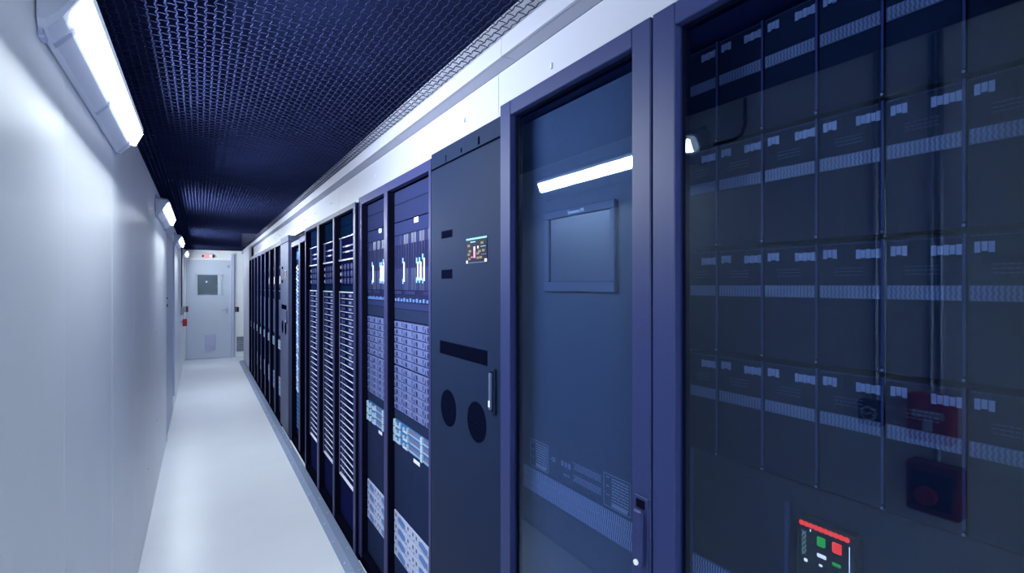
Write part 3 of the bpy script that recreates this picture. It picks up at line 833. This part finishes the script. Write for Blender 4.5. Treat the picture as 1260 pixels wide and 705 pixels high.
        for p in (0.62, 0.82):
            def hnd(p=p):
                m_ = MB().m('handle_pale')
                return m_.box(-0.008,-0.0002,ow*p,ow*(p+0.022),0.004,0.034).box(-0.008,-0.0002,ow*(p+0.022),ow*(p+0.12),0.004,0.010).box(-0.008,-0.0002,ow*(p+0.105),ow*(p+0.125),0.010,0.024)
            link('handle', cached(('ch', p, round(ow,3)), hnd, 'handle'), cn)
        for p, q_ in ((0.28, 0.32), (0.965, 0.995)):
            def clp(p=p, q_=q_): return MB().m('handle_pale').box(-0.008,-0.0002,ow*p,ow*q_,0.003,0.036)
            link('clasp', cached(('cc', p, round(ow,3)), clp, 'clasp'), cn)
    if detail: bx('name_plate', 'server_lip', t, rec-0.002, rec-0.0002, a+ow*0.36, a+ow*0.50, 0.840, 0.857)
    # white four-row server at the bottom
    q = thing('node_server', 'white and blue server at the bottom of %s' % place, 'server', (X, Yb, 0.281), 'white servers at the rack bottoms')
    link('body', cached(('nb', round(ow,3)), lambda: MB().m('chassis').box(0.004, 0.5, 0, ow, 0, 0.240), 'body'), q)
    def node():
        h = 0.054; m_ = MB().m('node_white').box(-0.002, 0.0038, 0.001, ow-0.001, 0.001, h-0.001, 0.0012)
        for p in (0.28, 0.80):
            y_ = ow*p; u_ = ow*0.095
            m_.m('node_blue').prism_x([(y_-u_,0.010),(y_-u_*0.3,0.006),(y_+u_,0.016),(y_+u_,0.036),(y_+u_*0.3,0.044),(y_-u_,0.034)], -0.003, -0.0021)
        for p in (0.08, 0.42, 0.50, 0.62, 0.94):
            m_.m('latch').box(-0.003,-0.0021,ow*p,ow*p+0.012,0.026,0.042)
        for p in (0.16, 0.47, 0.57, 0.66):
            m_.m('bezel_grey').box(-0.003,-0.0021,ow*p,ow*p+0.020,0.008,0.013)
        return m_
    for i in range(4): link('node', cached(('nn', round(ow,3)), node, 'node'), q, (0, 0, 0.002+i*0.059))
    return t
storage_rack(1.987, 0.610, 0.024, 0.026, 0.820, 'storage rack beside the grey cooling cabinet with the lit display', 'the rack touching the near cooling cabinet', 'nearest', True)
storage_rack(2.598, 0.525, 0.024, 0.058, 0.820, 'storage rack between the nearest storage rack and the server racks', 'the rack second from the near cooling cabinet', 'second-nearest', True)
NF = 8
pf = 4.62/NF
for k in range(NF):
    n = ORD[k]
    storage_rack(6.56+k*pf, pf-0.002, 0.03, 0.045, 0.812, 'far storage rack, %s beyond the distant cooling cabinet' % n, 'the %s rack beyond the distant cooling cabinet' % n, 'far', False, 0.042, 'far storage racks')

# ---- server racks F, G, H
def server_mesh(ow, v):
    def body(): return MB().m('server_face').box(0.004, 0.5, 0, ow, 0.0008, 0.0440)
    def lip():
        m_ = MB().m('server_lip').box(-0.003, 0.0038, 0.001, ow-0.001, 0.0008, 0.0056, 0.001)
        return m_
    L = [(0.90,0.95,0.012,0.036,'server_dot'),(0.80,0.84,0.016,0.032,'server_dot')]
    if v == 0: L += [(0.40,0.58,0.014,0.035,'server_dot'),(0.47,0.50,0.019,0.029,'server_lip'),(0.25,0.30,0.016,0.026,'server_dot')]
    else: L += [(0.70,0.73,0.014,0.022,'server_dot')]
    def dot(q): return lambda: MB().m(q[4]).box(0.001 if q[4]=='server_dot' else 0.0, 0.0038 if q[4]=='server_dot' else 0.0009, ow*q[0], ow*q[1], q[2], q[3])
    dots = [(q, dot(q)) for q in L]
    return body, lip, dots
def server_rack(y0, w, sn, sf, xf, label, place, cyan):
    t = thing('server_rack', label, 'rack', (xf, y0, 0), 'server racks with white-edged servers')
    shell(t, w, 0.9, 2.176, 'rack_black', 'rack_inner', 0.006)
    rec = 0.044; top = 2.180
    a, b = sn, w-sf
    for (p, q) in ((0.0005, sn), (w-sf, w-0.0005)):
        MB().m('rack_frame').box(0, 0.006, p, q, 0.045, top, 0.001).m('rack_black').box(0.0061, rec+0.02, p+0.0005, q, 0.05, top-0.03).build('stile', t)
    bx('header', 'rack_frame', t, 0.0005, 0.03, a, b, 2.150, top, 0.001)
    bx('plinth', 'rack_black', t, 0.004, 0.05, a, b, 0.046, 0.075, 0.001)
    ow = b-a-0.002; X = xf+rec; Yb = y0+a+0.001
    fm = 'server_cyan'
    for (z0, z1) in ((2.08,2.149),(2.007,2.078),(1.632,1.672)):
        bx('filler_panel', fm, t, rec, rec+0.01, a+0.001, b-0.001, z0, z1, 0.0008)
    # outlined switch shelf
    s_ = thing('switch_shelf', 'outlined switch shelf near the top of %s' % place, 'network switch', (X, Yb, 1.842), 'switch shelves atop the server racks')
    link('body', cached(('sb', round(ow,3)), lambda: MB().m('server_face').box(0.004,0.4,0,ow,0,0.160), 'body'), s_)
    def outline():
        m_ = MB().m('server_lip').box(-0.012,0.0038,0.001,ow-0.001,0.0,0.009).box(-0.010,0.0038,0.001,ow-0.001,0.156,0.160)
        m_.m('drive').box(-0.006,0.0038,ow-0.012,ow-0.004,0.009,0.156)
        return m_
    link('outline', cached(('so', round(ow,3)), outline, 'outline'), s_)
    def ports():
        m_ = MB()
        for z_ in (0.060, 0.098):
            m_.m('drive').box(-0.002,0.0038,0.004,ow*0.90,z_,z_+0.003)
            for k in range(12): m_.m('server_lip' if k in (2,3,7,8,9) else 'server_dot').box(-0.003,0.0038,ow*(0.06+k*0.068),ow*(0.10+k*0.068),z_-0.006,z_+0.004)
        return m_
    link('port_row', cached(('sp', round(ow,3)), ports, 'port_row'), s_)
    # fan tray
    f_ = thing('fan_tray', 'tray of small round fans in %s' % place, 'fan tray', (X, Yb, 1.674), 'fan trays of the server racks')
    link('body', cached(('fb', round(ow,3)), lambda: MB().m('server_face').box(0.004,0.4,0,ow,0,0.166), 'body'), f_)
    def fan():
        m_ = MB().m('server_dot').ring_x(0,0,0.013,0.019,-0.001,0.0038,12)
        return m_.m('drive').box(-0.0015,0.0038,-0.004,0.004,-0.004,0.004)
    for i in range(3):
        for j in range(6):
            link('fan', cached('fan', fan, 'fan'), f_, (0, (j+0.5)*ow/6, 0.030+i*0.048))
        bx('end_light', 'server_lip', f_, -0.002, 0.0038, ow-0.010, ow-0.002, 0.020+i*0.048, 0.040+i*0.048)
    # servers
    N = 28
    z = 1.630
    h = (1.630-0.362)/N
    bx('white_edge', 'server_lip', t, rec-0.010, rec+0.003, a+0.002, b-0.002, 1.6225, 1.631, 0.001)
    for k in range(N):
        zb = z-0.006-(k+1)*h
        sv = thing('rack_server', '%s white-edged server from the top in %s' % (ORD[k], place), 'server', (X, Yb, zb), 'thin servers in the server racks')
        v = 0 if k < 11 else 1
        B_, L_, D_ = server_mesh(ow, v)
        link('body', cached(('rb', round(ow,3)), B_, 'body'), sv)
        link('lip', cached(('rl', round(ow,3)), L_, 'lip'), sv)
        for q_, fn_ in D_: link('port' if q_[4] == 'server_dot' else 'status_light', cached(('rd', round(ow,3), q_), fn_, 'port'), sv)
    bx('side_rail', 'drive', t, rec-0.010, rec-0.0035, b-0.006, b-0.002, 0.36, 1.622)
    # perforated blank below
    pf_ = MB().m('server_face').box(rec, rec+0.01, a+0.001, b-0.001, 0.077, 0.349)
    for i in range(8):
        for j in range(9): pf_.m('perf').box(rec-0.001, rec-0.0001, a+0.01+j*ow/9.3, a+0.01+(j+0.7)*ow/9.3, 0.09+i*0.031, 0.112+i*0.031)
    pf_.build('perforated_panel', t)
    bx('white_edge', 'server_lip', t, rec-0.010, rec+0.003, a+0.002, b-0.002, 0.3505, 0.3555, 0.001)
    return t
server_rack(3.127, 0.588, 0.046, 0.020, 0.800, 'tall server rack of white-edged servers next to the storage racks', 'the server rack next to the storage racks', False)
server_rack(3.716, 0.552, 0.020, 0.032, 0.800, 'middle one of the three racks of white-edged servers', 'the middle server rack', True)
server_rack(4.269, 0.585, 0.038, 0.030, 0.800, 'farthest of the three racks of white-edged servers', 'the farthest server rack', True)

# ---- cable rack I and dark rack J
def plain_rack(name, label, y0, w, xf, top):
    t = thing(name, label, 'rack', (xf, y0, 0))
    shell(t, w, 0.85, top-0.004, 'rack_black', 'rack_inner', 0.006)
    for (p, q) in ((0.0005, 0.035), (w-0.035, w-0.0005)):
        MB().m('rack_frame').box(0, 0.006, p, q, 0.045, top, 0.001).m('rack_black').box(0.0061, 0.06, p+0.0005, q, 0.05, top-0.03).build('stile', t)
    bx('header', 'rack_frame', t, 0.0005, 0.03, 0.035, w-0.035, top-0.05, top, 0.001)
    return t
tJ = plain_rack('network_rack', 'narrow dark rack with tiny lights beyond the server racks', 4.86, 0.50, 0.83, 2.14)
bx('inner_panel', 'rack_inner', tJ, 0.05, 0.06, 0.036, 0.464, 0.08, 2.08)
for k in range(26):
    bx('status_light', 'led_white', tJ, 0.046, 0.0498, 0.075, 0.087, 0.45+k*0.055, 0.462+k*0.055)
tI = plain_rack('cable_rack', 'dark rack full of looping blue patch cables', 5.365, 0.54, 0.83, 2.13)
bx('inner_panel', 'chassis_dark', tI, 0.055, 0.065, 0.036, 0.504, 0.08, 2.07)
for k in range(34):
    z = 0.62+k*0.038
    o = MB().m('cable' if k % 3 else 'handle_pale').tube([(0.045,0.08,z),(0.03,0.10,z+0.004),(0.026,0.16,z-0.03),(0.032,0.24,z-0.045),(0.03,0.34,z-0.02),(0.045,0.38,z+0.01)],0.0075,6).build('patch_cable')
    o.location = tI.location
    tag(o, 'blue-white patch cable, %s from the bottom of the dark cable rack' % (ORD[k] if k < 30 else ORD[k-30]+' after thirtieth'), 'cable', 'patch cables in the dark cable rack')
for k in range(9):
    bx('patch_panel', 'bezel_blue', tI, 0.050, 0.0545, 0.05, 0.49, 0.16+k*0.046, 0.195+k*0.046, 0.001)
bx('patch_panel', 'bezel_blue', tI, 0.050, 0.0545, 0.05, 0.49, 1.95, 2.03, 0.001)
